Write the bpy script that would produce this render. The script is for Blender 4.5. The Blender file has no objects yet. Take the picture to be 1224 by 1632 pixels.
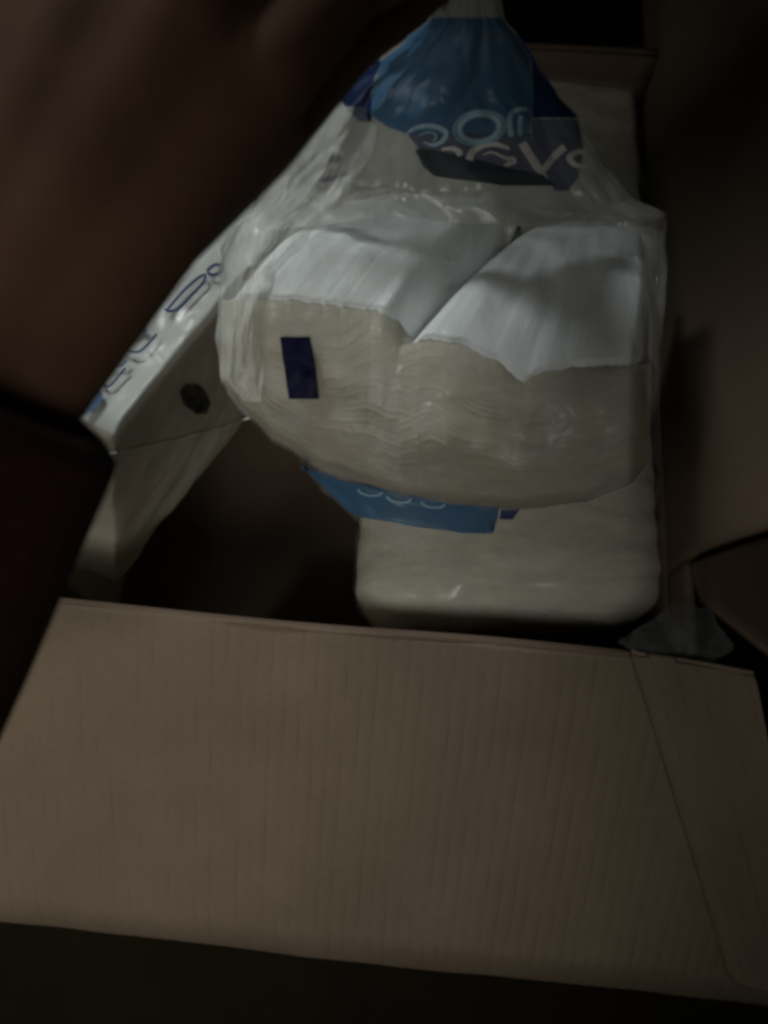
import bpy, bmesh, math, random
from mathutils import Vector, Matrix, noise
from mathutils.bvhtree import BVHTree
random.seed(4)
scene = bpy.context.scene
COL = scene.collection
# ------------------------------------------------------------------ camera
F = 1226.0
CAM = Vector((0, 0, 0.71))
PITCH = math.radians(22)
cd = bpy.data.cameras.new('camera')
cam = bpy.data.objects.new('camera', cd)
COL.objects.link(cam)
cam.location = CAM
cam.rotation_euler = (PITCH, 0, 0)
cd.sensor_fit = 'VERTICAL'; cd.sensor_height = 36; cd.sensor_width = 27
cd.lens = 36 * F / 1632
cd.clip_start = 0.01; cd.clip_end = 50
cd.dof.use_dof = True
cd.dof.focus_distance = 0.43
cd.dof.aperture_fstop = 5.6
scene.camera = cam
scene.render.resolution_x = 768; scene.render.resolution_y = 1024
ROT = Matrix.Rotation(PITCH, 3, 'X')

def P(px, py, d):
    return ROT @ Vector(((px - 612) / F * d, -(py - 816) / F * d, -d)) + CAM
def RAY(px, py):
    return (ROT @ Vector(((px - 612) / F, -(py - 816) / F, -1))).normalized()
def PZ(px, py, z):
    r = RAY(px, py)
    return CAM + r * ((z - CAM.z) / r.z)
def PPL(px, py, o, n):
    r = RAY(px, py)
    return CAM + r * ((o - CAM).dot(n) / r.dot(n))
def PROJ(w):
    v = ROT.transposed() @ (Vector(w) - CAM)
    return 612 + F * v.x / -v.z, 816 - F * v.y / -v.z

# ------------------------------------------------------------------ world, lamp and added fill lights
w = bpy.data.worlds.new('World'); scene.world = w; w.use_nodes = True
bg = w.node_tree.nodes['Background']
bg.inputs[0].default_value = (0.62, 0.68, 0.62, 1)
bg.inputs[1].default_value = 0.006
scene.view_settings.view_transform = 'Standard'
scene.view_settings.look = 'None'
scene.view_settings.exposure = -0.1
scene.view_settings.gamma = 1
try:
    scene.cycles.filter_width = 3.2
    scene.cycles.transparent_max_bounces = 16
except Exception: pass

def area(name, loc, target, size, power, color):
    l = bpy.data.lights.new(name, 'AREA'); l.size = size; l.energy = power; l.color = color
    o = bpy.data.objects.new(name, l); COL.objects.link(o); o.location = loc
    o.rotation_euler = (Vector(target) - Vector(loc)).to_track_quat('-Z', 'Y').to_euler()
    return o
a_ = area('room_lamp', (-0.06, -0.42, 1.02), (-0.27, 0.0, 0.25), 0.24, 0.47, (1.0, 0.985, 0.91)); a_.data.spread = math.radians(66)
area('side_fill', (-0.75, -0.22, 1.0), (-0.1, 0.1, 0.3), 0.25, 0.86, (1.0, 0.985, 0.90))  # added fill, no real source: brightens the leaning pack and left of the flap
f_ = area('far_fill', (-0.55, 0.90, 1.25), (-0.045, 0.175, 0.40), 0.22, 0.155, (0.90, 0.97, 0.96)); f_.data.spread = math.radians(25)  # added narrow fill, no real source: lifts the white stack tops

# ------------------------------------------------------------------ helpers
def smooth(o):
    for p in o.data.polygons: p.use_smooth = True
def obj(name, verts, faces, mat, parent=None, sm=True, **props):
    me = bpy.data.meshes.new(name)
    me.from_pydata([tuple(v) for v in verts], [], faces)
    me.update()
    if mat:
        for m in (mat if isinstance(mat, (list, tuple)) else [mat]): me.materials.append(m)
    o = bpy.data.objects.new(name, me); COL.objects.link(o)
    if parent: o.parent = parent; o.matrix_parent_inverse = Matrix.Translation(-parent.location)
    if sm: smooth(o)
    for k, v in props.items(): o[k] = v
    return o
def thing(name, loc, label, cat, group=None):
    o = bpy.data.objects.new(name, None); COL.objects.link(o); o.location = loc
    o.empty_display_size = 0.05
    o['label'] = label; o['category'] = cat
    if group: o['group'] = group
    return o
def recalc(o):
    bm = bmesh.new(); bm.from_mesh(o.data); bmesh.ops.recalc_face_normals(bm, faces=bm.faces); bm.to_mesh(o.data); bm.free()
def solidify(o, t, off=-1):
    m = o.modifiers.new('thickness', 'SOLIDIFY'); m.thickness = t; m.offset = off
    return m
def lerp(a, b, t): return a + (b - a) * t
def ip(pts, t):
    """piecewise linear lookup: pts [(t, v)...]"""
    if t <= pts[0][0]: return pts[0][1]
    for (a, va), (b, vb) in zip(pts, pts[1:]):
        if t <= b:
            k = (t - a) / (b - a); k = k * k * (3 - 2 * k) * 0.5 + k * 0.5
            return va + (vb - va) * k
    return pts[-1][1]
def nz(v, s, seed=0): return noise.noise(Vector(v) * s + Vector((seed * 7.3, seed * 3.1, seed * 1.7)))

# ------------------------------------------------------------------ materials
def mat(name):
    m = bpy.data.materials.new(name); m.use_nodes = True
    nt = m.node_tree; b = nt.nodes['Principled BSDF']
    return m, nt, b
def link(nt, a, b): nt.links.new(a, b)
def noise_tex(nt, scale, detail=4, rough=.6, stretch=None):
    tc = nt.nodes.new('ShaderNodeTexCoord'); n = nt.nodes.new('ShaderNodeTexNoise')
    n.inputs['Scale'].default_value = scale; n.inputs['Detail'].default_value = detail; n.inputs['Roughness'].default_value = rough
    if stretch:
        mp = nt.nodes.new('ShaderNodeMapping'); mp.inputs['Scale'].default_value = stretch
        link(nt, tc.outputs['Object'], mp.inputs[0]); link(nt, mp.outputs[0], n.inputs['Vector'])
    else: link(nt, tc.outputs['Object'], n.inputs['Vector'])
    return n
def ramp(nt, fac, stops):
    r = nt.nodes.new('ShaderNodeValToRGB'); e = r.color_ramp.elements
    e[0].position, e[0].color = stops[0][0], (*stops[0][1], 1)
    e[1].position, e[1].color = stops[-1][0], (*stops[-1][1], 1)
    for p, c in stops[1:-1]:
        x = e.new(p); x.color = (*c, 1)
    link(nt, fac, r.inputs[0]); return r
def bump(nt, h, b, strength, dist):
    bp = nt.nodes.new('ShaderNodeBump'); bp.inputs['Strength'].default_value = strength; bp.inputs['Distance'].default_value = dist
    link(nt, h, bp.inputs['Height']); link(nt, bp.outputs[0], b.inputs['Normal']); return bp

def cardboard(name, c1, c2, flutes=True):
    m, nt, b = mat(name)
    n = noise_tex(nt, 14, 6, .62)
    r = ramp(nt, n.outputs['Fac'], [(.3, c1), (.72, c2)])
    b.inputs['Roughness'].default_value = .78
    b.inputs['Specular IOR Level'].default_value = .25
    n2 = noise_tex(nt, 420, 3, .7)
    mixn = nt.nodes.new('ShaderNodeMix'); mixn.data_type = 'RGBA'; mixn.blend_type = 'MULTIPLY'
    r2 = ramp(nt, n2.outputs['Fac'], [(.3, (.82, .80, .78)), (.7, (1, 1, 1))])
    mixn.inputs[0].default_value = .6
    link(nt, r.outputs[0], mixn.inputs[6]); link(nt, r2.outputs[0], mixn.inputs[7])
    colour = mixn.outputs[2]
    if flutes:
        uv = nt.nodes.new('ShaderNodeUVMap'); uv.uv_map = 'UVMap'
        sx = nt.nodes.new('ShaderNodeSeparateXYZ'); link(nt, uv.outputs[0], sx.inputs[0])
        # thin broken creases that follow the flutes (u in flute counts)
        fr = nt.nodes.new('ShaderNodeMath'); fr.operation = 'PINGPONG'; fr.inputs[1].default_value = .5
        link(nt, sx.outputs[0], fr.inputs[0])
        lt = nt.nodes.new('ShaderNodeMapRange'); lt.inputs[1].default_value = 0.0; lt.inputs[2].default_value = 0.075
        lt.inputs[3].default_value = 1; lt.inputs[4].default_value = 0
        link(nt, fr.outputs[0], lt.inputs[0])
        nn = nt.nodes.new('ShaderNodeTexNoise'); nn.inputs['Scale'].default_value = 1; nn.inputs['Detail'].default_value = 3
        mp = nt.nodes.new('ShaderNodeMapping'); mp.inputs['Scale'].default_value = (1.1, 6, 1)
        link(nt, uv.outputs[0], mp.inputs[0]); link(nt, mp.outputs[0], nn.inputs['Vector'])
        rr = nt.nodes.new('ShaderNodeMapRange'); rr.inputs[1].default_value = .42; rr.inputs[2].default_value = .70
        link(nt, nn.outputs['Fac'], rr.inputs[0])
        mu = nt.nodes.new('ShaderNodeMath'); mu.operation = 'MULTIPLY'
        link(nt, lt.outputs[0], mu.inputs[0]); link(nt, rr.outputs[0], mu.inputs[1])
        mx = nt.nodes.new('ShaderNodeMix'); mx.data_type = 'RGBA'; mx.blend_type = 'MULTIPLY'
        sc = nt.nodes.new('ShaderNodeMath'); sc.operation = 'MULTIPLY'; sc.inputs[1].default_value = .32
        link(nt, mu.outputs[0], sc.inputs[0]); link(nt, sc.outputs[0], mx.inputs[0])
        link(nt, colour, mx.inputs[6]); mx.inputs[7].default_value = (.35, .28, .22, 1)
        colour = mx.outputs[2]
        h = nt.nodes.new('ShaderNodeMath'); h.operation = 'MULTIPLY'; h.inputs[1].default_value = -1.6
        link(nt, mu.outputs[0], h.inputs[0])
        ad = nt.nodes.new('ShaderNodeMath'); ad.operation = 'ADD'
        link(nt, h.outputs[0], ad.inputs[0]); link(nt, n2.outputs['Fac'], ad.inputs[1])
        bump(nt, ad.outputs[0], b, .35, .0006)
    else:
        bump(nt, n2.outputs['Fac'], b, .3, .0005)
    link(nt, colour, b.inputs['Base Color'])
    return m
M_card = cardboard('cardboard', (.180, .136, .095), (.222, .170, .120))
M_card_plain = cardboard('cardboard_wall', (.155, .108, .078), (.195, .138, .10), False)  # walls and raised flap; base darkened slightly to stand in for shade

def paper(name, c1, c2, bs=.5, scale=60, stretch=(1, 1, 1), rough=.7):
    m, nt, b = mat(name)
    n = noise_tex(nt, scale, 6, .65, stretch)
    r = ramp(nt, n.outputs['Fac'], [(.3, c1), (.7, c2)])
    link(nt, r.outputs[0], b.inputs['Base Color'])
    b.inputs['Roughness'].default_value = rough; b.inputs['Specular IOR Level'].default_value = .3
    bump(nt, n.outputs['Fac'], b, bs, .0012)
    return m
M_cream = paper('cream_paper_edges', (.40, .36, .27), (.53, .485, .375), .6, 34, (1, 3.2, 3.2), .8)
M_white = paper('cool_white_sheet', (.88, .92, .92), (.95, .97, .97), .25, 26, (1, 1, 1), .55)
M_packwhite = paper('wrapped_cream_paper', (.60, .57, .46), (.74, .71, .59), .9, 46, (1.0, 3.0, 2), .6)
M_leftpack = paper('plain_cream_paper', (.62, .57, .46), (.74, .69, .57), .4, 40, (1, 1, 1), .7)  # even cream paper of the two left packs
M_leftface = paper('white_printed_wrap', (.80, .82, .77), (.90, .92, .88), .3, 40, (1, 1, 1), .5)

def film(name, col, base, vary, scale=30, stretch=(1, 1, 1), rough=.22, gl=.8, bs=.5):
    """thin plastic film: mostly see-through, milky and glossy where it is creased"""
    m = bpy.data.materials.new(name); m.use_nodes = True; nt = m.node_tree; nt.nodes.clear()
    out = nt.nodes.new('ShaderNodeOutputMaterial')
    tr = nt.nodes.new('ShaderNodeBsdfTransparent')
    pr = nt.nodes.new('ShaderNodeBsdfPrincipled'); pr.inputs['Base Color'].default_value = (*col, 1)
    pr.inputs['Roughness'].default_value = rough; pr.inputs['Specular IOR Level'].default_value = gl
    mx = nt.nodes.new('ShaderNodeMixShader')
    n = noise_tex(nt, scale, 5, .6, stretch)
    r = nt.nodes.new('ShaderNodeMapRange'); r.inputs[1].default_value = .42; r.inputs[2].default_value = .75
    r.inputs[3].default_value = base; r.inputs[4].default_value = base + vary
    link(nt, n.outputs['Fac'], r.inputs[0]); link(nt, r.outputs[0], mx.inputs[0])
    link(nt, tr.outputs[0], mx.inputs[1]); link(nt, pr.outputs[0], mx.inputs[2]); link(nt, mx.outputs[0], out.inputs[0])
    bump(nt, n.outputs['Fac'], pr, bs, .002)
    return m
M_film = film('clear_film', (.82, .84, .84), .05, .34, 26, (1.4, .5, 1), rough=.28, gl=.7)
M_film_thin = film('thin_clear_film', (.82, .84, .82), .04, .30, 38, rough=.2, gl=1)
M_neck = film('milky_film', (.70, .70, .65), .46, .42, 26, (2.2, .6, 1))
M_fold = film('creased_film', (.80, .81, .76), .30, .52, 26, (1.6, .5, 1), rough=.42, gl=.6, bs=.3)
M_leftfilm = film('grey_film', (.60, .57, .54), .14, .30, 24)  # greyer film over the leaning pack
M_blue = film('blue_printed_film', (.075, .185, .33), .93, .06, 30, rough=.35, gl=.5)
M_navy = film('navy_printed_film', (.008, .028, .11), .95, .04, 30, rough=.35, gl=.4)
M_bluegrey = film('smoky_blue_film', (.10, .12, .21), .72, .15, 30, rough=.4, gl=.4)
M_teal = film('dark_teal_film', (.035, .055, .065), .88, .1, 30, rough=.4, gl=.4)
def flat(name, c, rough=.5, a=None):
    m, nt, b = mat(name); b.inputs['Base Color'].default_value = (*c, 1); b.inputs['Roughness'].default_value = rough
    b.inputs['Specular IOR Level'].default_value = .12
    n = noise_tex(nt, 90, 3); r = ramp(nt, n.outputs['Fac'], [(.3, tuple(x * .8 for x in c)), (.7, tuple(min(1, x * 1.15) for x in c))])
    link(nt, r.outputs[0], b.inputs['Base Color'])
    return m
M_inknavy = flat('navy_ink', (.006, .006, .035))
M_inkblack = film('smudged_black_print', (.015, .018, .014), .62, .3, 60, rough=.7, gl=.1)
M_inkviolet = flat('violet_ink', (.07, .095, .21))
M_inkblue = flat('pale_blue_ink', (.16, .25, .42))
M_white_ink = flat('white_ink', (.85, .80, .76))
M_paleblue_ink = flat('light_blue_ink', (.45, .66, .80))
M_edge = flat('film_hem', (.75, .74, .66), .3)
M_tape = film('torn_tape', (.12, .13, .12), .35, .4, 60, rough=.5, gl=.3)

# ------------------------------------------------------------------ box frame
TH = math.radians(5.5)
E1 = Vector((math.cos(TH), -math.sin(TH), 0)); E2 = Vector((math.sin(TH), math.cos(TH), 0)); UP = Vector((0, 0, 1))
RIM = .30
O = PZ(540, 1010, RIM); O = Vector((O.x, O.y, 0))          # on the near wall, floor level
xr = (PZ(1092, 930, RIM) - O).dot(E1)                      # right wall
yf = (PZ(930, 88, RIM) - O).dot(E2)                        # far wall
xl = xr - .49
T = .0045
def B(x, y, z): return O + E1 * x + E2 * y + UP * z
print('BOX', xl, xr, yf, 'nearleft', PROJ(B(xl, 0, RIM)), 'nearright', PROJ(B(xr, 0, RIM)), 'farright', PROJ(B(xr, yf, RIM)))

box = thing('cardboard_box', B((xl + xr) / 2, yf / 2, 0), 'open brown cardboard box with flaps folded out, holding wrapped napkin packs', 'box')
def grid(name, fn, nu, nv, m, parent, thick=0, uv=None, closed=False, **pr):
    verts = [fn(i / nu, j / nv) for j in range(nv + 1) for i in range(nu + 1)]
    faces = [(j * (nu + 1) + i, j * (nu + 1) + i + 1, (j + 1) * (nu + 1) + i + 1, (j + 1) * (nu + 1) + i) for j in range(nv) for i in range(nu)]
    o = obj(name, verts, faces, m, parent, **pr)
    if uv:
        l = o.data.uv_layers.new(name='UVMap')
        for p in o.data.polygons:
            for li in p.loop_indices:
                vi = o.data.loops[li].vertex_index
                l.data[li].uv = uv((vi % (nu + 1)) / nu, (vi // (nu + 1)) / nv)
    if thick: solidify(o, thick, 0)
    return o
def wob(p, a=.002, s=7): return p + Vector((nz(p, s, 1), nz(p, s, 2), nz(p, s, 3))) * a
def wall(a, b, bow):
    d = (b - a).normalized(); n = Vector((-d.y, d.x, 0))
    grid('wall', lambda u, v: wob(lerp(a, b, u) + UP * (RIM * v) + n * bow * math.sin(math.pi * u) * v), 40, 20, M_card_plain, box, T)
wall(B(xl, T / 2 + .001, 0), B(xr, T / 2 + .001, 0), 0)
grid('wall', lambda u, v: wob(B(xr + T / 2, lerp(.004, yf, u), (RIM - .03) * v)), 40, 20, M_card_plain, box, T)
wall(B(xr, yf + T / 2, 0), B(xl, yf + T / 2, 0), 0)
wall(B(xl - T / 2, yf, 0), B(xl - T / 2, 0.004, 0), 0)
grid('base_panel', lambda u, v: wob(B(lerp(xl, xr, u), lerp(0, yf, v), .006), .001), 20, 20, M_card_plain, box, .004)

# near flap: hangs outward and down from the near rim
HANG = math.radians(38.8); FL = .232
FD = -E2 * math.cos(HANG) - UP * math.sin(HANG); FN = (-E2 * math.sin(HANG) + UP * math.cos(HANG))
FO = B(0, 0, RIM + .002)
def flap_pt(x, s, up=0):
    """point on the near flap: x along the rim, s metres down the flap"""
    curl = 0
    k = max(0, (s / FL - .86) / .14)
    curl = -.012 * k * k
    root = max(0, 1 - s / .05); curl -= .0042 * root * root
    w = .0022 * nz((x * 6, s * 9, 0), 1, 5) + .0012 * nz((x * 22, s * 12, 0), 1, 6)
    fl = .00007 * math.sin(x * 2 * math.pi / .0083)
    gx = (x - (xl + .145)) + s * .75
    fl -= .0009 * math.exp(-(gx / .0022) ** 2) * (1 if s < .14 else max(0, 1 - (s - .14) / .03))
    return FO + E1 * x + FD * s + FN * (curl + w + fl + up)
def flap(u, v):
    x = lerp(xl - .0, xr + .012 + .10 * v, u); s = v * FL * (1 + .012 * nz((x * 8, 0, 0), 1, 8) + .004 * nz((x * 90, 0, 0), 1, 8)) * (1.0 + .02 * (u - .5))
    return flap_pt(x, s)
grid('near_flap', flap, 520, 90, M_card, box, .0042, uv=lambda u, v: (lerp(xl, xr + .012 + .10 * v, u) / .0083 + .25, v))
# strip of the side flap that lies over the right end of the near flap
def PF(px, py, up): return PPL(px, py, FO + FN * up, FN)
def flapc(p):
    d = p - FO; return d.dot(E1), d.dot(FD)
strip_rows = [(1046, 1012, 1178), (1056, 1015, 1192), (1080, 1021, 1200), (1130, 1037, 1208), (1200, 1058, 1218), (1260, 1076, 1232), (1400, 1119, 1265), (1500, 1149, 1290), (1556, 1165, 1305)]
def strip(u, v):
    t = v * (len(strip_rows) - 1); i = min(int(t), len(strip_rows) - 2); k = t - i
    a, b = strip_rows[i], strip_rows[i + 1]
    y = lerp(a[0], b[0], k); xa = lerp(a[1], b[1], k); xb = lerp(a[2], b[2], k)
    x = lerp(xa, xb, u); y += (x - xa) * .22 * v * v
    cx, cs = flapc(PF(x, y, .006))
    lift = .0025 + .0045 * (1 - math.exp(-u / .05)) + .003 * v * min(1, u * 8) + .010 * u * u
    return flap_pt(cx, max(cs, -.004), lift)
grid('side_flap', strip, 60, 120, M_card, box, .0038, uv=lambda u, v: (u * 5 + .3, v))
# right flap: raised outward about 50 degrees; near end is cut a little past the corner
RA = math.radians(62)
RD = E1 * math.cos(RA) + UP * math.sin(RA)
y0 = (PZ(1098, 892, RIM) - O).dot(E2)
def rflap(u, v):
    L = .235 * u; Rb = .045; arc = Rb * (math.pi / 2 - RA)      # rounded score line, then straight
    if L < .03: q = (0, L)
    elif L < .03 + arc:
        a = (L - .03) / Rb; q = (Rb * (1 - math.cos(a)), .03 + Rb * math.sin(a))
    else:
        a = math.pi / 2 - RA; k = L - .03 - arc
        q = (Rb * (1 - math.cos(a)) + math.cos(RA) * k, .03 + Rb * math.sin(a) + math.sin(RA) * k)
    return wob(B(xr + T / 2 + q[0], lerp(y0, yf + .14, v), RIM - .03 + q[1] - .0), .003, 6)
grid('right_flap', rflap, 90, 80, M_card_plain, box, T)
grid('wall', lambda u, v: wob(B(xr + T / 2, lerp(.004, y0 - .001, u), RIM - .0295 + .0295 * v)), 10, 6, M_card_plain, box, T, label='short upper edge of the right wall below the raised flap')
# far flap folded outward and down, left flap hanging outside
grid('far_flap', lambda u, v: wob(B(lerp(xl, xr, u), yf + .006 + .05 * v, RIM + .002 - .17 * v), .003, 6), 40, 20, M_card_plain, box, T)
grid('left_flap', lambda u, v: wob(B(xl - .006 - .16 * v, lerp(0.01, yf, u), RIM + .006 - .10 * v), .003, 6), 40, 20, M_card_plain, box, T)
# stub of the corner flap beside the raised one
def corner(u, v):
    a = lerp(Vector((1100, 896)), Vector((1290, 838)), u); b_ = lerp(Vector((1118, 955)), Vector((1290, 1105)), u)
    q = lerp(a, b_, v)
    return wob(PZ(q.x, q.y, RIM - .012 - .02 * u), .003, 12)
grid('corner_flap', corner, 30, 20, M_card_plain, box, T)
# torn tape at the near right corner
tp = [(985, 1020, 1), (1040, 980, 1), (1078, 958, 1), (1125, 962, 1), (1150, 990, 1), (1180, 1040, 1), (1120, 1048, 1), (1010, 1046, 1)]
def tape(u, v):
    px = lerp(985, 1165, u)
    top = ip([(985, 1020), (1030, 994), (1070, 964), (1095, 957), (1112, 972), (1128, 968), (1145, 1000), (1165, 1030)], px)
    bot = ip([(985, 1023), (1020, 1040), (1060, 1052), (1100, 1046), (1130, 1056), (1165, 1040)], px)
    p = PZ(px, lerp(top, bot, v), RIM + .004)
    return p + UP * (.005 * abs(nz(p, 40, 3)) + .001 * abs(nz(p, 120, 4)) - .004 * v + .001)
grid('packing_tape', tape, 60, 30, M_tape, box)

# floor outside the box
m, nt, b = mat('dull_floor'); n = noise_tex(nt, 9, 6)
r = ramp(nt, n.outputs['Fac'], [(.3, (.016, .013, .007)), (.7, (.024, .019, .010))]); link(nt, r.outputs[0], b.inputs['Base Color']); b.inputs['Roughness'].default_value = .95; b.inputs['Specular IOR Level'].default_value = .05
obj('floor', [(-3, -3, -.003), (3, -3, -.003), (3, 3, -.003), (-3, 3, -.003)], [(0, 1, 2, 3)], m, None, sm=False, kind='structure')

# ------------------------------------------------------------------ soft packs
def cube_shell(n):
    bm = bmesh.new(); bmesh.ops.create_cube(bm, size=2)
    bmesh.ops.subdivide_edges(bm, edges=bm.edges[:], cuts=n, use_grid_fill=True)
    vs = [v.co.copy() for v in bm.verts]; fs = [tuple(v.index for v in f.verts) for f in bm.faces]
    bm.free(); return vs, fs
def tri(c, p):
    """c: 8 corners [x][y][z] with x right, y away, z up"""
    u, v, w_ = (p.x + 1) / 2, (p.y + 1) / 2, (p.z + 1) / 2
    a = lerp(lerp(c[0], c[1], u), lerp(c[2], c[3], u), v)
    b = lerp(lerp(c[4], c[5], u), lerp(c[6], c[7], u), v)
    return lerp(a, b, w_)
def soft(name, corners, n, r, m, parent, puff=(0, 0, 0), disp=None, slot=None, **pr):
    """corners order: lower near-left, near-right, far-left, far-right, then the same four on top"""
    vs, fs = cube_shell(n); out = []
    for p in vs:
        q = Vector()
        inner = Vector([max(-(1 - r[i]), min(1 - r[i], p[i])) for i in range(3)])
        d = Vector([(p[i] - inner[i]) / r[i] for i in range(3)])
        L = d.length
        if L > 1: d /= L
        q = Vector([inner[i] + d[i] * r[i] for i in range(3)])
        f = Vector([1 + puff[i] * (1 - q[(i + 1) % 3] ** 2) * (1 - q[(i + 2) % 3] ** 2) for i in range(3)])
        q = Vector([q[i] * f[i] for i in range(3)])
        wpt = tri(corners, q)
        if disp: wpt = disp(wpt, q)
        out.append(wpt)
    o = obj(name, out, fs, m, parent, **pr); recalc(o)
    if slot:
        for pl in o.data.polygons:
            c = Vector()
            for vi in pl.vertices: c += vs[vi]
            pl.material_index = slot(c / len(pl.vertices), pl.center)
    return o
def bvh(o):
    return BVHTree.FromPolygons([v.co.copy() for v in o.data.vertices], [tuple(p.vertices) for p in o.data.polygons])
def hit(tree, px, py, off=.0006, fallback=.36):
    r = RAY(px, py); h = tree.ray_cast(CAM, r)
    if h[0] is None:
        h = (CAM + r * (fallback / (-(ROT.transposed() @ r).z)),)
    return h[0] - r * off
def patch(name, tree, rows, m, parent, nu=50, nv=50, off=.0006, fb=.36, edge=0, **pr):
    """flat print conforming to a surface; rows [(y, xl, xr)]"""
    L = [(y, a) for y, a, b_ in rows]; R = [(y, b_) for y, a, b_ in rows]
    def f(u, v):
        y = lerp(rows[0][0], rows[-1][0], v)
        a, b_ = ip(L, y), ip(R, y)
        x = lerp(a, b_, u)
        return hit(tree, x + edge * nz((y * .03, u, 0), 1, 3), y, off, fb)
    return grid(name, f, nu, nv, m, parent, **pr)
def ribbon(name, tree, pts, wd, m, parent, off=.0009, fb=.36, closed=False, **pr):
    """a printed stroke: pts are px points, wd width(s) in px"""
    # Catmull-Rom resample
    P_ = [Vector((a, b, 0)) for a, b in pts]; n = len(P_); res = []; ws = []
    W = wd if isinstance(wd, (list, tuple)) else [wd] * n
    rng = range(n if closed else n - 1)
    for i in rng:
        p0 = P_[(i - 1) % n] if closed or i > 0 else P_[0]; p1 = P_[i]; p2 = P_[(i + 1) % n]
        p3 = P_[(i + 2) % n] if closed or i + 2 < n else P_[-1]
        for k in range(8):
            t = k / 8
            res.append(.5 * ((2 * p1) + (p2 - p0) * t + (2 * p0 - 5 * p1 + 4 * p2 - p3) * t * t + (3 * p1 - p0 - 3 * p2 + p3) * t ** 3))
            ws.append(lerp(W[i], W[(i + 1) % n], t))
    if closed: res.append(res[0].copy()); ws.append(ws[0])
    else: res.append(P_[-1]); ws.append(W[-1])
    V = []; Fc = []
    for i, p in enumerate(res):
        a = res[max(i - 1, 0)]; c = res[min(i + 1, len(res) - 1)]
        if closed and i in (0, len(res) - 1): a, c = res[-2], res[1]
        d = c - a
        if d.length < 1e-6: d = Vector((1, 0, 0))
        d.normalize(); nn = Vector((-d.y, d.x, 0)) * ws[i] / 2
        for q in (p - nn, p, p + nn): V.append(hit(tree, q.x, q.y, off, fb))
        if i:
            k = 3 * i
            Fc += [(k - 3, k - 2, k + 1, k), (k - 2, k - 1, k + 2, k + 1)]
    return obj(name, V, Fc, m, parent, **pr)

# --- packs lying on the right side of the box -----------------------------------
def wrinkle(a, s, seed, st=(1, 1, 1)):
    def f(p, q):
        v = Vector((p.x * st[0], p.y * st[1], p.z * st[2]))
        k = a * nz(v, s, seed) + a * .5 * (abs(nz(v, s * 2.3, seed + 1)))
        c = Vector(q).normalized()
        return p + (E1 * c.x + E2 * c.y + UP * c.z) * k
    return f
def pack_lying(px_bl, px_br, px_fl, px_fr, top, height, label, seed, rad=(.34, .26, .20), py_=.09):
    cs = [PZ(*px_bl, top), PZ(*px_br, top), PZ(*px_fl, top), PZ(*px_fr, top)]
    low = [c - UP * height for c in cs]
    base = sum(low, Vector()) / 4
    low = [lerp(base, c, .72) for c in low]
    t = thing('napkin_pack', base, label, 'napkin pack', 'wrapped napkin packs')
    o = soft('napkin_block', low + cs, 60, rad, M_packwhite, t, puff=(.03, py_, .10), disp=wrinkle(.0022, 26, seed, (.7, 2.4, 1)))
    f = soft('film_wrap', [c + (c - base) * .02 for c in low] + [c + (c - base) * .012 + UP * .0015 for c in cs], 50, rad, M_film_thin, t, puff=(.03, py_ + .01, .11), disp=wrinkle(.004, 40, seed + 5, (1, 1.6, 1)))
    return t, o
near_t, near_o = pack_lying((552, 985), (1080, 985), (590, 560), (1052, 585), .272, .262, 'cream napkin pack at the near right corner of the box, nearest the folded flap', 3)
far_t, far_o = pack_lying((640, 520), (1044, 520), (690, 118), (1016, 106), .272, .262, 'dim cream napkin pack at the far right of the box, behind the blue bag neck', 9, (.10, .08, .14), .02)
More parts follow.
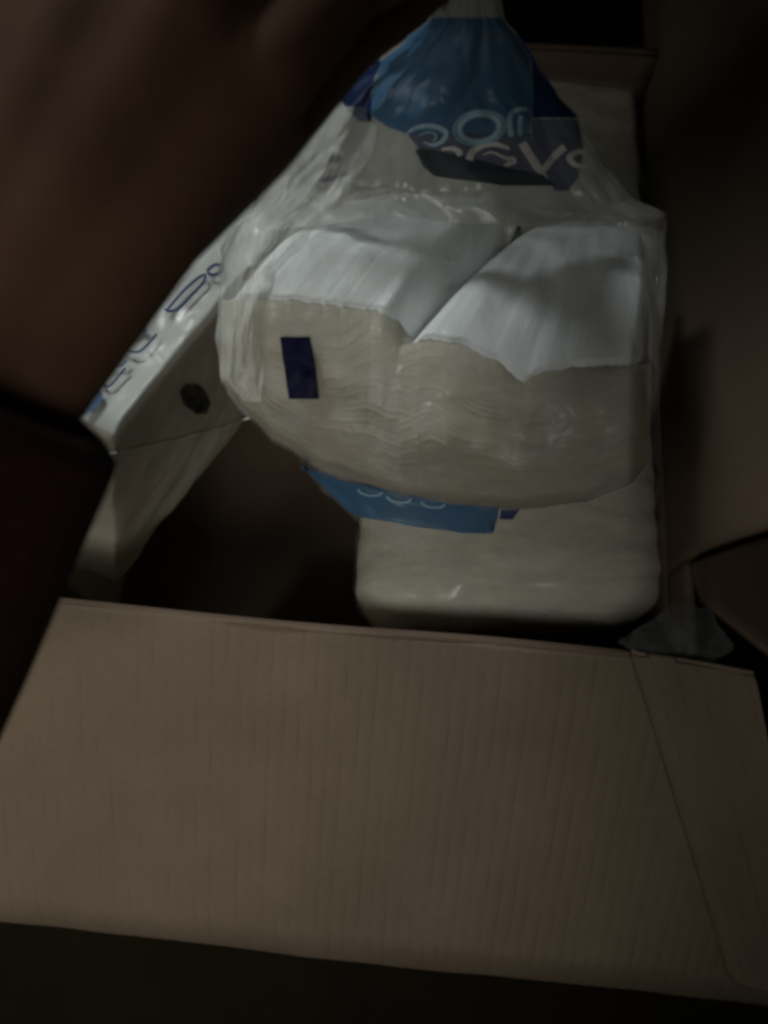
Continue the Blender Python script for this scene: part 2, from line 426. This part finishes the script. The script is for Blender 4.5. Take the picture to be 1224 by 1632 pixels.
# ------------------------------------------------------------------ the held pack
held = thing('held_napkin_pack', P(740, 760, .47), 'clear bag of two napkin stacks with blue printed neck, held up by the hand', 'napkin pack')
crest_L = [(350, 478), (425, 476), (520, 484), (606, 496), (632, 510), (655, 540), (668, 552)]
crest_R = [(600, 548), (640, 552), (690, 540), (740, 550), (790, 575), (832, 606), (875, 590), (940, 584), (1035, 580)]
bot = [(340, 600), (400, 668), (440, 705), (520, 755), (640, 795), (740, 808), (832, 812), (930, 800), (1000, 775), (1040, 735)]
def stack(x0, x1, crest, y_back, d_front, d_back, seed, lean, nu=150, nrow=150):
    """a stack of folded sheets. profile: back bottom -> front bottom -> crest (front top edge) -> back top -> down the back"""
    prof = []
    V = []; slots = []
    NB, NF, NT, NK = 24, 110, 60, 16
    for i in range(nu + 1):
        u = i / nu; x = lerp(x0, x1, u)
        rag = 3.5 * nz((x * .045, 3, 0), 1, 2) + 2.2 * nz((x * .16, 3, 0), 1, 4)
        round_ = abs(2 * u - 1)
        e = max(0, (round_ - .82) / .18)                    # end rounding
        pull = e * e
        yc = ip(crest, x) + rag; yb = ip(bot, x)
        xm = lerp(x, (x0 + x1) / 2, .0)
        inner = (x > 560 and seed == 1) or (x < 760 and seed == 2)
        pf = pull * (.25 if inner else 1)
        bl = min(1, max(0, (x - 590) / 120)); d_front = lerp(.372, .366, bl)
        df = d_front + .022 * (0 if inner else pull)
        cr = P(x, yc, df + .004); bt = P(x, yb, d_front + .022 * (0 if inner else pull) + .022)
        bkx = lerp(x + lean(x), (x0 + x1) / 2 + 60, .0)
        bk = P(bkx, ip(y_back, x), d_back)
        bb = P(bkx, ip(y_back, x) + 330, d_back + .05)
        row = []
        for j in range(NF + 1):                             # front: bottom to crest
            t = j / NF
            p = lerp(bt, cr, t)
            belly = math.sin(math.pi * t) ** .8 * .012
            # curled layers: ridges that follow wavy lines
            wv = 3.2 * nz((x * .006, 2, 0), 1, 1) * (t ** 1.5) * 2.2 + 1.2 * nz((x * .02, t * 2, 2), 1, 2)
            ph = (t + .25 * t * t) * 26 + wv * 1.5 + .8 * nz((x * .004, t * 9, 2), 1, 8)
            k = ph % 1.0
            ridge = (k if k < .75 else (1 - k) * 3) * (.0001 + .0012 * abs(nz((x * .01, math.floor(ph), 2), 1, 3)))
            soft_ = .004 * nz((x * .008, t * 4 + x * .002, 2), 1, 4) * math.sin(math.pi * min(t * 1.1, 1))
            if seed == 1: soft_ -= .016 * min(1, max(0, (x - 606) / 45)) ** 1.5 * max(0, (t - .72) / .28) ** 1.5
            edge = -.010 * max(0, 1 - t / .10) ** 2 - .003 * max(0, (t - .95) / .05) ** 2
            n = -RAY(x, lerp(yb, yc, t))
            row.append(p + n * (belly + ridge + soft_ + edge) + UP * 0)
            slots.append(0) if i == 0 else None
        for j in range(1, NT + 1):                          # top: crest to back
            t = j / NT
            p = lerp(cr, bk, t)
            hump = math.sin(math.pi * t) ** .7 * .010
            hump += .012 * pull * 0
            lob = .0055 * nz((x * .009, t * 2.3, seed + 9), 1, 6) + .0018 * nz((x * .03, t * 4, seed), 1, 7)
            if seed == 1: hump -= .026 * min(1, max(0, (x - 606) / 45)) ** 1.5 * (1 - .5 * t)
            row.append(p + UP * (hump + lob * math.sin(math.pi * min(1, t + .05))) + Vector((0, 0, -.014)) * pull)
        for j in range(1, NK + 1):
            row.append(lerp(bk, bb, j / NK))
        for j in range(1, NB):
            row.append(lerp(bb, bt, j / NB) - UP * .004 * math.sin(math.pi * j / NB))
        V += row
    R = len(V) // (nu + 1); Fc = []; mi = []
    for i in range(nu):
        for j in range(R):
            a = i * R + j; b_ = i * R + (j + 1) % R
            Fc.append((a, b_, b_ + R, a + R))
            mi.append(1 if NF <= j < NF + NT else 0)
    for i in (0, nu):                                       # end caps
        c = sum((V[i * R + j] for j in range(R)), Vector()) / R; V.append(c)
        for j in range(R):
            a = i * R + j; b_ = i * R + (j + 1) % R
            Fc.append((len(V) - 1, a, b_) if i else (len(V) - 1, b_, a)); mi.append(0)
    o = obj('napkin_stack', V, Fc, [M_cream, M_white], held)
    for k, s in zip(o.data.polygons, mi): k.material_index = s
    recalc(o); return o
st_L = stack(352, 668, crest_L, [(350, 325), (450, 308), (668, 318)], .372, .452, 1, lambda x: lerp(190, 165, (x - 352) / 316))
st_R = stack(636, 1036, crest_R, [(636, 378), (720, 362), (830, 352), (1036, 352)], .366, .450, 2, lambda x: 190 * max(0, 1 - (x - 636) / 400) ** 1.3)
T_L = bvh(st_L); T_R = bvh(st_R)

# film bag: cling wrap over the stacks
def wrapfn(u, v):
    x = lerp(362, 1052, u)
    ytop = ip([(362, 372), (470, 320), (620, 300), (800, 330), (1000, 345), (1052, 372)], x)
    ybot = ip(bot, min(x, 1038)) + 4
    y = lerp(ytop, ybot, v)
    r = RAY(x, y); d = []
    for T_ in (T_L, T_R):
        h = T_.ray_cast(CAM, r)
        if h[0] is not None: d.append(h[3])
    base = min(d) if d else None
    return x, y, r, base
W = {}
NU, NV = 220, 160
CRE = [(600, 366, 1000, 353), (440, 380, 640, 405), (640, 405, 770, 424), (985, 300, 1062, 365), (985, 380, 1040, 470), (1010, 352, 1058, 430), (470, 330, 600, 420), (700, 470, 760, 380), (540, 650, 600, 780), (860, 500, 960, 470), (690, 640, 860, 610), (880, 770, 1040, 700)]
def crease(x, y):
    t_ = 0
    for k, (a, b_, c, d) in enumerate(CRE):
        L = math.hypot(c - a, d - b_); ux, uy = (c - a) / L, (d - b_) / L
        s_ = (x - a) * ux + (y - b_) * uy; q = -(x - a) * uy + (y - b_) * ux + 5 * nz((s_ * .02, k, 0), 1, 3)
        if 0 < s_ < L: t_ = max(t_, math.sin(math.pi * s_ / L) ** .5 * math.exp(-(q / 5) ** 2))
    return t_ * .0032
raw = [[wrapfn(i / NU, j / NV) for i in range(NU + 1)] for j in range(NV + 1)]
D = [[(c[3] if c[3] else .40) for c in rw] for rw in raw]
for it in range(5):                                          # tent: film bridges hollows
    D2 = [r_[:] for r_ in D]
    for j in range(NV + 1):
        for i in range(NU + 1):
            s = 0; k = 0
            for dj, di in ((0, 2), (0, -2), (2, 0), (-2, 0), (0, 1), (0, -1), (1, 0), (-1, 0)):
                a, b_ = min(max(j + dj, 0), NV), min(max(i + di, 0), NU)
                s += D[a][b_]; k += 1
            D2[j][i] = min(D[j][i], s / k)
    D = D2
def cling(u, v):
    i, j = round(u * NU), round(v * NV)
    x, y, r, _ = raw[j][i]
    q = Vector((x * .012, y * .012, 0))
    a = math.atan2(y - 30, x - 745)                          # creases radiate from the neck
    cr = crease(x, y) + abs(nz((a * 9, math.hypot(x - 745, y - 30) * .0016, 2), 1, 4)) * .0055
    ed = max(0, (u - .9) / .1)
    return CAM + r * (D[j][i] - .0012 - cr - .003 * abs(nz(q, 1, 5)) - .0015 * abs(nz(q * 3, 1, 6)) + .02 * ed * ed + .004 * max(0, (v - .94) / .06))
o = grid('film_wrap', cling, NU, NV, M_film, held)
T_wrap = bvh(o)

# neck: film gathered from the back edge of the stacks up to the fist
side_l = [(-90, 715), (0, 692), (30, 686), (60, 648), (100, 600), (150, 535), (200, 482), (260, 445), (330, 405), (400, 352), (480, 345), (600, 360)]
side_r = [(-90, 775), (0, 798), (30, 806), (60, 826), (100, 850), (150, 885), (200, 925), (260, 960), (320, 1005), (350, 1062), (480, 1062), (600, 1052)]
def dep(y): return ip([(-90, .30), (0, .325), (150, .37), (300, .415), (370, .425), (450, .41), (640, .40)], y)
def neck(front):
    def f(u, v):
        y = lerp(-90, ip([(0, 430), (.15, 372), (.4, 344), (.6, 352), (.85, 358), (1, 380)], u) if front else ip([(0, 470), (.3, 400), (.7, 400), (.88, 560), (1, 640)], u), v)
        a = ip(side_l, y); b_ = ip(side_r, y)
        ang = math.pi * u
        x = (a + b_) / 2 - (b_ - a) / 2 * math.cos(ang)
        bulge = math.sin(ang) * lerp(.010, .035, v)
        fold = .010 * nz((u * 7, v * .9, 1 if front else 5), 1, 2) - .007 * abs(nz((u * 11 + v, v * 2.2, 3), 1, 3)) - .003 * abs(nz((u * 22 - v * 3, v * 6, 3), 1, 5))
        fold *= (.35 + .65 * v) * math.sin(ang) ** .4
        d = dep(y) + (-bulge if front else bulge) + fold
        yy = y + (14 * nz((u * 5, v, 7), 1, 1) * v)
        return P(x + 5 * nz((y * .03, front, 0), 1, 9), yy, d)
    return f
# front layer ends in a ragged lower hem below the print; the back layer runs on down behind the stacks
fr = grid('bag_neck', neck(True), 130, 130, M_neck, held)
bk = grid('bag_back', neck(False), 90, 90, M_neck, held)
T_neck = bvh(fr)
# print on the neck
patch('blue_print', T_neck, [(28, 690, 800), (60, 652, 824), (100, 606, 846), (150, 590, 850), (185, 592, 848), (200, 612, 846), (215, 650, 846)], M_blue, held, off=.0007, edge=3)
patch('navy_print', T_neck, [(60, 826, 832), (100, 848, 856), (150, 850, 888), (188, 848, 922)], M_navy, held, 20, 30, off=.0008)
patch('navy_print', T_neck, [(96, 604, 608), (130, 558, 594), (150, 536, 592), (172, 552, 592), (194, 572, 592)], M_navy, held, 20, 30, off=.0008)
patch('smoky_print', T_neck, [(190, 846, 922), (240, 850, 930), (280, 872, 922), (304, 884, 906)], M_bluegrey, held, 20, 30, off=.0008)
patch('navy_print', T_neck, [(213, 650, 847), (240, 668, 851), (262, 690, 858), (276, 760, 864)], M_bluegrey, held, 30, 30, off=.0008, label='dull navy print band behind the white letters')
patch('teal_print', T_neck, [(238, 662, 690), (262, 672, 790), (280, 690, 868), (296, 800, 886)], M_teal, held, 40, 20, off=.0010)
def letter(tree, pts, wd, m, parent, **k): ribbon('letter', tree, pts, wd, m, parent, off=.0014, **k)
# first row: pale blue outlined letters
def ell(cx, cy, rx, ry, rot=0, n=12, a0=0, a1=360):
    return [(cx + rx * math.cos(math.radians(a)) * math.cos(rot) - ry * math.sin(math.radians(a)) * math.sin(rot), cy + rx * math.cos(math.radians(a)) * math.sin(rot) + ry * math.sin(math.radians(a)) * math.cos(rot)) for a in [a0 + (a1 - a0) * i / n for i in range(n + (0 if a1 - a0 == 360 else 1))]]
letter(T_neck, ell(764, 204, 32, 22, -.15), 9, M_paleblue_ink, held, closed=True)
letter(T_neck, ell(764, 204, 41, 28, -.15), 2.2, M_paleblue_ink, held, closed=True)
letter(T_neck, [(648, 213), (665, 203), (690, 201), (710, 210), (706, 224), (690, 231), (674, 226)], [3, 7, 8, 8, 7, 6, 2], M_paleblue_ink, held)
letter(T_neck, [(668, 216), (684, 210), (695, 217), (690, 226)], 2.4, M_paleblue_ink, held)
letter(T_neck, [(815, 218), (812, 196), (816, 180), (830, 174), (840, 175)], [9, 9, 9, 8, 5], M_paleblue_ink, held)
letter(T_neck, [(829, 216), (828, 198), (830, 184)], [8, 8, 7], M_paleblue_ink, held)
# second row: white letters
letter(T_neck, [(704, 238), (722, 237), (733, 243), (729, 248)], [3, 8, 9, 4], M_white_ink, held)
letter(T_neck, [(748, 255), (752, 243), (768, 233), (790, 230), (812, 237)], [12, 11, 8, 8, 5], M_white_ink, held)
letter(T_neck, [(770, 246), (785, 243), (806, 252), (818, 256), (804, 264)], [2, 3, 5, 12, 4], M_white_ink, held)
letter(T_neck, [(832, 228), (846, 250), (858, 268), (868, 268), (884, 248), (900, 234)], [14, 13, 12, 10, 11, 12], M_white_ink, held)
letter(T_neck, [(936, 242), (918, 243), (908, 252), (918, 263), (938, 265)], [6, 9, 11, 9, 3], M_white_ink, held)
# marks on the left shoulder of the bag
letter(T_neck, [(540, 203), (552, 210), (544, 216)], [8, 10, 6], M_white_ink, held)
letter(T_neck, [(522, 240), (536, 238), (548, 246)], [8, 10, 8], M_white_ink, held)
letter(T_neck, [(512, 276), (524, 268), (536, 262)], [8, 8, 6], M_white_ink, held)
letter(T_neck, [(522, 254), (536, 254), (542, 258)], [8, 9, 6], M_inkviolet, held)
letter(T_neck, [(510, 288), (530, 284), (552, 276)], [7, 8, 6], M_inkviolet, held)
# navy block printed on the film over the left stack
patch('navy_block', T_wrap, [(537, 446, 494), (560, 449, 498), (600, 455, 504), (636, 460, 508)], M_inknavy, held, 20, 20, off=.0012)

# loose milky fold of film hanging from the neck down the left side of the stacks
def fold(u, v):
    y = lerp(170, 640, v)
    a = ip([(170, 520), (230, 466), (300, 428), (370, 372), (440, 348), (540, 340), (600, 352), (640, 385)], y)
    b_ = ip([(170, 600), (230, 600), (300, 560), (380, 492), (440, 440), (520, 420), (600, 420), (640, 420)], y)
    x = lerp(a, b_, u)
    d = ip([(170, .352), (300, .362), (420, .352), (640, .362)], y) + .012 * (1 - math.sin(math.pi * u * .5 + .6)) 
    d += .007 * nz((u * 3 + y * .004, y * .006, 2), 1, 2) - .0032 * abs(nz((u * 4 + y * .006, y * .012, 2), 1, 5)) - .001 * abs(nz((u * 12 - y * .01, y * .03, 2), 1, 6))
    return P(x + 6 * nz((y * .02, u, 0), 1, 4), y, d)
grid('film_fold', fold, 60, 110, M_fold, held)

# bottom tail of the bag under the stacks
def tail(u, v):
    x = lerp(478, 1036, u)
    yt = ip(bot, x) - 14
    yb = ip([(478, 742), (520, 790), (580, 838), (650, 876), (720, 862), (800, 848), (900, 818), (980, 782), (1036, 745)], x)
    y = lerp(yt, yb, v)
    return P(x, y, .392 + .018 * v + .003 * nz((x * .012, v * 2, 0), 1, 2) + .0015 * nz((x * .05, v * 3, 0), 1, 3))
tl = grid('bag_tail', tail, 120, 24, M_film_thin, held)
T_tail = bvh(tl)
patch('blue_band', T_tail, [(742, 478, 484), (765, 505, 540), (780, 520, 610), (795, 535, 700), (808, 548, 796), (822, 566, 794), (836, 640, 790), (850, 740, 786)], M_blue, held, 60, 24, off=.0008)
for cx, cy in ((590, 784), (636, 795), (690, 803)):
    letter(T_tail, ell(cx, cy - 2, 19, 8, .12, 8, 0, 180), 3, M_paleblue_ink, held)
patch('dark_mark', T_tail, [(812, 798, 828), (828, 796, 818)], M_inkviolet, held, 8, 8, off=.0008)
def tube(name, pts, r, m, parent, seg=8):
    V = []; Fc = []
    for i, p in enumerate(pts):
        d = (pts[min(i + 1, len(pts) - 1)] - pts[max(i - 1, 0)]).normalized()
        a = d.orthogonal().normalized(); b_ = d.cross(a)
        for k in range(seg):
            t = 2 * math.pi * k / seg
            V.append(p + (a * math.cos(t) + b_ * math.sin(t)) * r)
        if i:
            for k in range(seg):
                Fc.append(((i - 1) * seg + k, (i - 1) * seg + (k + 1) % seg, i * seg + (k + 1) % seg, i * seg + k))
    return obj(name, V, Fc, m, parent)
def pxline(pts, n=40):
    out = []
    for i in range(n + 1):
        t = i / n * (len(pts) - 1); k = min(int(t), len(pts) - 2); f = t - k
        a, b_ = pts[k], pts[k + 1]
        out.append(P(lerp(a[0], b_[0], f), lerp(a[1], b_[1], f), lerp(a[2], b_[2], f)))
    return out

# ------------------------------------------------------------------ the leaning pack on the left
left = thing('leaning_napkin_pack', P(240, 900, .53), 'napkin pack in printed film leaning at the left of the box behind the forearm', 'napkin pack')
cL = [PZ(98, 908, .17), PZ(186, 930, .17), PZ(330, 600, .17), PZ(455, 590, .17),        # bottom: near-left, near-right, far-left, far-right
      P(62, 628, .435), P(184, 690, .405), P(395, 292, .485), P(448, 362, .465)]
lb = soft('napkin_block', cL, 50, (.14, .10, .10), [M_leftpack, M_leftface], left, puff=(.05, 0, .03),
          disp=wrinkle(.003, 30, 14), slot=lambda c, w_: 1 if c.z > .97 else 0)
T_lb = bvh(lb)
under = thing('napkin_pack', PZ(260, 760, .0), 'dark napkin pack at the bottom left of the box, below the leaning pack', 'napkin pack', 'wrapped napkin packs')
cU = [PZ(-80, 895, .165), PZ(80, 912, .165), PZ(-40, 760, .165), PZ(110, 775, .165)]
soft('napkin_block', [c - UP * .157 for c in cU] + cU, 24, (.16, .12, .12), M_leftpack, under, disp=wrinkle(.003, 30, 17))
def lfilm(u, v):
    x = lerp(0, 1, u)
    a = (lerp(96, 345, u), lerp(628, 395, u)); b_ = (lerp(172, 440, u), lerp(724, 652, u))
    px = lerp(a[0], b_[0], v); py = lerp(a[1], b_[1], v) + 6 * math.sin(math.pi * u) * v
    h = hit(T_lb, px, py, .003, .45)
    q = h + (-RAY(px, py)) * (.0025 * abs(nz(h, 50, 3)) + .002)
    return q
lf = grid('film_sleeve', lfilm, 80, 60, M_leftfilm, left)
T_lf = bvh(lf)
edge = [lfilm(i / 60, 1) for i in range(61)]
tube('film_hem', edge, .0007, M_edge, left)
patch('dark_mark', T_lf, [(612, 296, 316), (624, 286, 328), (644, 292, 336), (660, 312, 330)], M_inkblack, left, 12, 12, off=.0006)
for pts, wd, m_ in (
    ([(330, 432), (342, 422), (354, 424), (350, 434), (338, 438), (330, 434)], 3, M_inkviolet),
    ([(268, 492), (290, 466), (312, 446), (326, 438), (324, 450), (304, 472), (286, 490), (272, 496), (262, 492)], 2.6, M_inkviolet),
    ([(196, 556), (206, 560), (222, 560), (236, 548), (250, 532)], 2.2, M_inkviolet),
    ([(208, 536), (226, 524), (232, 530)], 6, M_inkblue),
    ([(152, 572), (166, 574), (160, 584), (176, 584), (194, 582), (202, 574)], 2.4, M_inkblue),
    ([(152, 580), (160, 574), (168, 568)], 8, M_inkblue),
    ([(140, 596), (156, 604), (170, 616), (180, 610), (200, 586)], 2.2, M_inkviolet),
    ([(112, 640), (120, 628), (136, 618), (150, 622), (158, 632), (148, 646), (132, 656)], [7, 8, 6, 6, 8, 8, 5], M_inkblue),
    ([(120, 616), (132, 608), (146, 612), (160, 626)], 2.4, M_inkviolet),
    ([(126, 640), (138, 634), (140, 644)], 5, M_inkviolet),
    ([(108, 632), (122, 650), (134, 662)], 2, M_inkviolet)):
    ribbon('letter', T_lf, pts, [q * 1.5 for q in wd] if isinstance(wd, list) else wd * 1.7, m_, left, off=.0008, fb=.43)

# ------------------------------------------------------------------ the person: hand and sleeve
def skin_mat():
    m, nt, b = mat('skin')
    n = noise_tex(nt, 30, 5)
    r = ramp(nt, n.outputs['Fac'], [(.3, (.060, .030, .018)), (.7, (.086, .043, .026))])  # base kept dark in place of shade falling on the hand
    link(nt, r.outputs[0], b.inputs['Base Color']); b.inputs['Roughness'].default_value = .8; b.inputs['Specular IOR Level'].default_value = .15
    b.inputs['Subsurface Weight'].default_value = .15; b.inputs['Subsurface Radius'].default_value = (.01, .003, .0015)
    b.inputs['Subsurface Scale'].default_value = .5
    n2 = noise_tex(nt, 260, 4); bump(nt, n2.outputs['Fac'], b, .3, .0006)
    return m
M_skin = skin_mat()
m, nt, b = mat('dark_sleeve'); n = noise_tex(nt, 200, 4)
r = ramp(nt, n.outputs['Fac'], [(.3, (.012, .0035, .0025)), (.7, (.02, .005, .004))]); link(nt, r.outputs[0], b.inputs['Base Color']); b.inputs['Roughness'].default_value = .95
b.inputs['Specular IOR Level'].default_value = .1
bump(nt, n.outputs['Fac'], b, .5, .001); M_sleeve = m

def capsule(bm, a, b_, ra, rb, flat_=1.0, nrm=None, seg=20):
    """tapered capsule between a and b; flat_ squashes it along nrm"""
    d = (b_ - a); L = d.length; d.normalize()
    nrm = nrm if nrm is not None else d.orthogonal()
    z = (nrm - d * nrm.dot(d)).normalized(); x = d.cross(z)
    rings = []
    prof = [(-ra * math.cos(t), ra * math.sin(t)) for t in [math.pi / 2 * k / 5 for k in range(1, 6)]]
    prof += [(L + rb * math.sin(t), rb * math.cos(t)) for t in [math.pi / 2 * k / 5 for k in range(0, 5)]]
    for s, r_ in prof:
        rings.append([bm.verts.new(a + d * s + (x * math.cos(2 * math.pi * k / seg) + z * flat_ * math.sin(2 * math.pi * k / seg)) * r_) for k in range(seg)])
    for R1, R2 in zip(rings, rings[1:]):
        for k in range(seg): bm.faces.new((R1[k], R1[(k + 1) % seg], R2[(k + 1) % seg], R2[k]))
    bm.faces.new(rings[0][::-1]); bm.faces.new(rings[-1])

person = thing('person', P(-150, 900, .22), 'person in a dark sleeve reaching from the left, hand holding the bag neck', 'person')
# joints given in the photograph's frame, then placed in space
wrist = P(-60, 640, .215)
kn = {'index': P(434, 108, .205), 'middle': P(310, 20, .196), 'ring': P(190, -50, .196), 'little': P(70, -105, .205)}
view = -RAY(250, 250)
bm = bmesh.new()
mid = P(180, 300, .2)
capsule(bm, P(-230, 900, .235), wrist, .036, .029, .78, view)                      # forearm
for k, (a, ra) in enumerate((('index', .0135), ('middle', .0135), ('ring', .013), ('little', .012))):
    root = lerp(wrist, kn[a], .12) + (kn[a] - kn['middle']) * .25
    capsule(bm, root, kn[a], .021, ra, .8, view)                                   # metacarpals, fleshy palm
for a, b2, t in (('index', 'middle', .5), ('middle', 'ring', .5), ('ring', 'little', .5)):
    capsule(bm, lerp(wrist, lerp(kn[a], kn[b2], t), .2), lerp(kn[a], kn[b2], t) * .92 + wrist * .08, .020, .0125, .8, view)
capsule(bm, P(36, 500, .222), P(398, 192, .222), .019, .0165, .9, view)            # flesh between thumb and index
fing = {
    'index': [P(560, -40, .222), P(655, -70, .262), P(715, -62, .290)],
    'middle': [P(500, -130, .222), P(640, -165, .262), P(710, -140, .292)],
    'ring': [P(400, -190, .226), P(590, -230, .268), P(690, -205, .296)],
    'little': [P(280, -230, .236), P(480, -270, .272), P(610, -255, .300)]}
for k, js in fing.items():
    r0 = {'index': .0120, 'middle': .0122, 'ring': .0115, 'little': .0100}[k]
    pts = [kn[k]] + js; rr = [r0 * 1.06, r0, r0 * .9, r0 * .78]
    for (a, b_), (x0, x1) in zip(zip(pts, pts[1:]), zip(rr, rr[1:])): capsule(bm, a, b_, x0, x1)
th = [P(160, 410, .232), P(398, 212, .238), P(552, 56, .262), P(700, -42, .305)]         # thumb on the palm side
for (a, b_), (x0, x1) in zip(zip(th, th[1:]), ((.020, .0155), (.0155, .0125), (.0125, .0100))): capsule(bm, a, b_, x0, x1)
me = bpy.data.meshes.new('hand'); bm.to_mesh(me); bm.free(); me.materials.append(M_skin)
hand = bpy.data.objects.new('hand', me); COL.objects.link(hand); hand.parent = person; hand.matrix_parent_inverse = Matrix.Translation(-person.location)
smooth(hand)
rm = hand.modifiers.new('fuse', 'REMESH'); rm.mode = 'VOXEL'; rm.voxel_size = .0016; rm.use_smooth_shade = True
sm_ = hand.modifiers.new('soften', 'SMOOTH'); sm_.iterations = 14; sm_.factor = .6
# sleeve: a loose cloth tube ending in a cuff
c0 = P(-50, 600, .205); c1 = P(-420, 1260, .215)
ax = (c1 - c0).normalized(); s1 = (view - ax * view.dot(ax)).normalized(); s2 = ax.cross(s1)
def sleeve(u, v):
    t = 2 * math.pi * u
    rad = lerp(.042, .060, v) + .003 * nz((math.cos(t) * 1.5, math.sin(t) * 1.5, v * 3), 1, 3)
    if v < .05: rad += .0022 * (1 - v / .05) * 0 - .009 * max(0, 1 - v / .035) ** 2
    return c0 + ax * ((c1 - c0).length * v) + (s1 * math.sin(t) * .85 + s2 * math.cos(t)) * rad
sl = grid('sleeve', sleeve, 64, 70, M_sleeve, person, .003)
